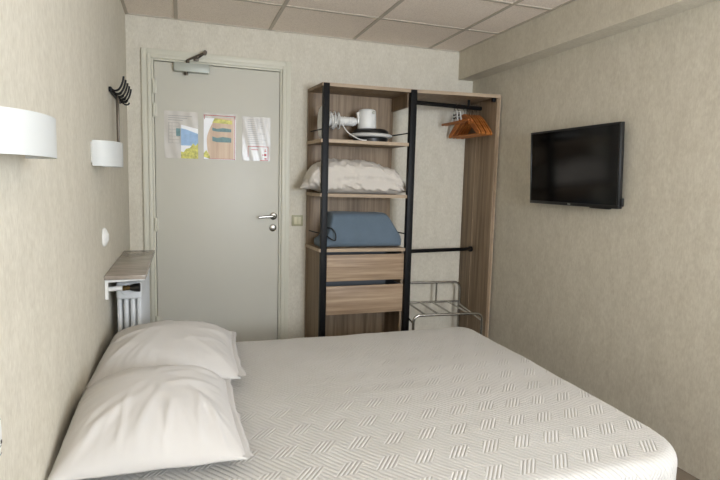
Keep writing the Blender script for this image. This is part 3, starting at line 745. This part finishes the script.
# ------------------------------------------------------------------ left wall: lamps, coat hooks, rod, switches
def wall_lamp(yc, z0, z1, a, b, label):
    t = thing('wall_lamp', (0, yc, (z0 + z1) / 2), label, 'wall lamp', 'white half round wall lamps')
    bm = nb(); n = 36; th = .003; rows = []
    for dz in (z0, z1):
        for k_ in (1, 0):
            rows.append([bm.verts.new(((a - th * (1 - k_)) * math.sin(PI * i / n) ** .8 + .006, yc - (b - th * (1 - k_)) * math.cos(PI * i / n), dz)) for i in range(n + 1)])
    for p, q in ((0, 2), (1, 3), (0, 1), (2, 3)):
        for i in range(n): bm.faces.new((rows[p][i], rows[p][i + 1], rows[q][i + 1], rows[q][i]))
    for i in (0, n): bm.faces.new((rows[0][i], rows[1][i], rows[3][i], rows[2][i]))
    link('shade', bm, M['shade'], t)
    link('mounting_plate', B((.0005, yc - b + .004, z0 + .012), (.006, yc + b - .004, z1 - .006), .002), M['white'], t)
    bm = nb(); box(bm, (.006, yc - .02, z0 + .03), (.03, yc + .02, z0 + .06), .003); tube(bm, [(.03, yc, z0 + .045), (.05, yc, z0 + .045)], .012, 12); link('lamp_holder', bm, M['white'], t)
    bm = nb(); lathe(bm, [(0, .05), (.012, .05), (.02, .062), (.02, .072), (.01, .083), (0, .085)], 16, (0, yc, z0 + .045), 'x'); link('bulb', bm, M['shade'], t)
wall_lamp(-1.385, 1.322, 1.420, .094, .145, 'white half round wall lamp by the coat hooks, farther one')
wall_lamp(-2.60, 1.318, 1.397, .084, .145, 'white half round wall lamp nearest, at left edge of view')

cr = thing('coat_rack', (0, -.9, 1.68), 'black coat rack with curved hooks on left wall by the door', 'coat rack')
link('rack_bar', B((.001, -.94, 1.688), (.014, -.48, 1.712), .003), M['black'], cr)
for k in range(5):
    y = -.915 + k * .10
    link('upper_hook', T(smooth_path([(.013, y, 1.702), (.026, y, 1.697), (.043, y, 1.704), (.056, y, 1.724), (.064, y, 1.750), (.067, y, 1.768)], 4), .0048, 8), M['black'], cr)
    link('lower_hook', T(smooth_path([(.013, y, 1.696), (.026, y, 1.687), (.040, y, 1.681), (.052, y, 1.684), (.057, y, 1.694)], 4), .004, 8), M['black'], cr)
rod = thing('hanging_rod', (.03, -.83, 1.33), 'slim dark metal rod hanging below the black coat hooks', 'rod')
link('stem', B((.022, -.845, 1.42), (.036, -.823, 1.672), .003), M['dsteel'], rod)
bm = nb(); n = 10; rr = []
for j in range(9):
    z = 1.43 - j * .0125; wv = .008 + .012 * math.sin(PI * min(1, j / 8 * .75 + .02)); rr.append([(.030 + .004 * (math.cos(k / n * PI - PI / 2)), -.834 + wv * (k / n - .5) * 2, z) for k in range(n + 1)])
vo = [[bm.verts.new(p) for p in r] for r in rr]; vi = [[bm.verts.new((p[0] + .002, p[1], p[2])) for p in r] for r in rr]
for A, sgn in ((vo, 1), (vi, -1)):
    for j in range(8):
        for k in range(n): bm.faces.new((A[j][k], A[j][k + 1], A[j + 1][k + 1], A[j + 1][k]))
for j in range(8):
    for k in (0, n): bm.faces.new((vo[j][k], vo[j + 1][k], vi[j + 1][k], vi[j][k]))
for j in (0, 8):
    for k in range(n): bm.faces.new((vo[j][k], vo[j][k + 1], vi[j][k + 1], vi[j][k]))
link('blade', bm, M['dsteel'], rod)
link('hanging_loop', T([(.030, -.834 + .012 * math.cos(a), 1.680 + .012 * math.sin(a)) for a in [2 * PI * q / 18 for q in range(19)]], .002, 6), M['dsteel'], rod)

ls = thing('round_switch', (0, -1.245, 1.016), 'small white domed round switch on the left wall above the radiator shelf', 'switch')
bm = nb(); lathe(bm, [(0, .0005), (.042, .0005), (.042, .006), (.036, .013), (.02, .020), (0, .022)], 32, (0, -1.245, 1.016), 'x'); link('dome', bm, M['white'], ls)
link('rocker', B((.017, -1.262, 1.0), (.0225, -1.228, 1.032), .004), M['white'], ls)

sw = thing('light_switch', (1.125, 0, .957), 'square beige light switch on the wall between door and wardrobe', 'light switch')
link('plate', B((1.084, -.010, .957), (1.166, -.0005, 1.037), .003), M['beige'], sw)
bm = nb(); box(bm, (1.098, -.0145, .970), (1.1245, -.009, 1.024), .002); box(bm, (1.1255, -.0145, .970), (1.152, -.009, 1.024), .002); link('rocker', bm, M['offw'], sw)

so = thing('wall_socket', (0, -2.735, .81), 'round white wall socket at left edge of view beside the bed', 'wall socket')
bm = nb(); lathe(bm, [(0, .0005), (.078, .0005), (.078, .004), (.074, .008), (.05, .009), (.047, .005), (0, .005)], 40, (0, -2.775, .812), 'x'); link('plate', bm, M['white'], so)
for z in (.835, .785, .77): link('slot', B((.0085, -2.775 + .05, z), (.0092, -2.775 + .066, z + .002)), M['ink'], so)
link('pin_hole', B((.008, -2.711, .789), (.0095, -2.706, .795)), M['bplast'], so)
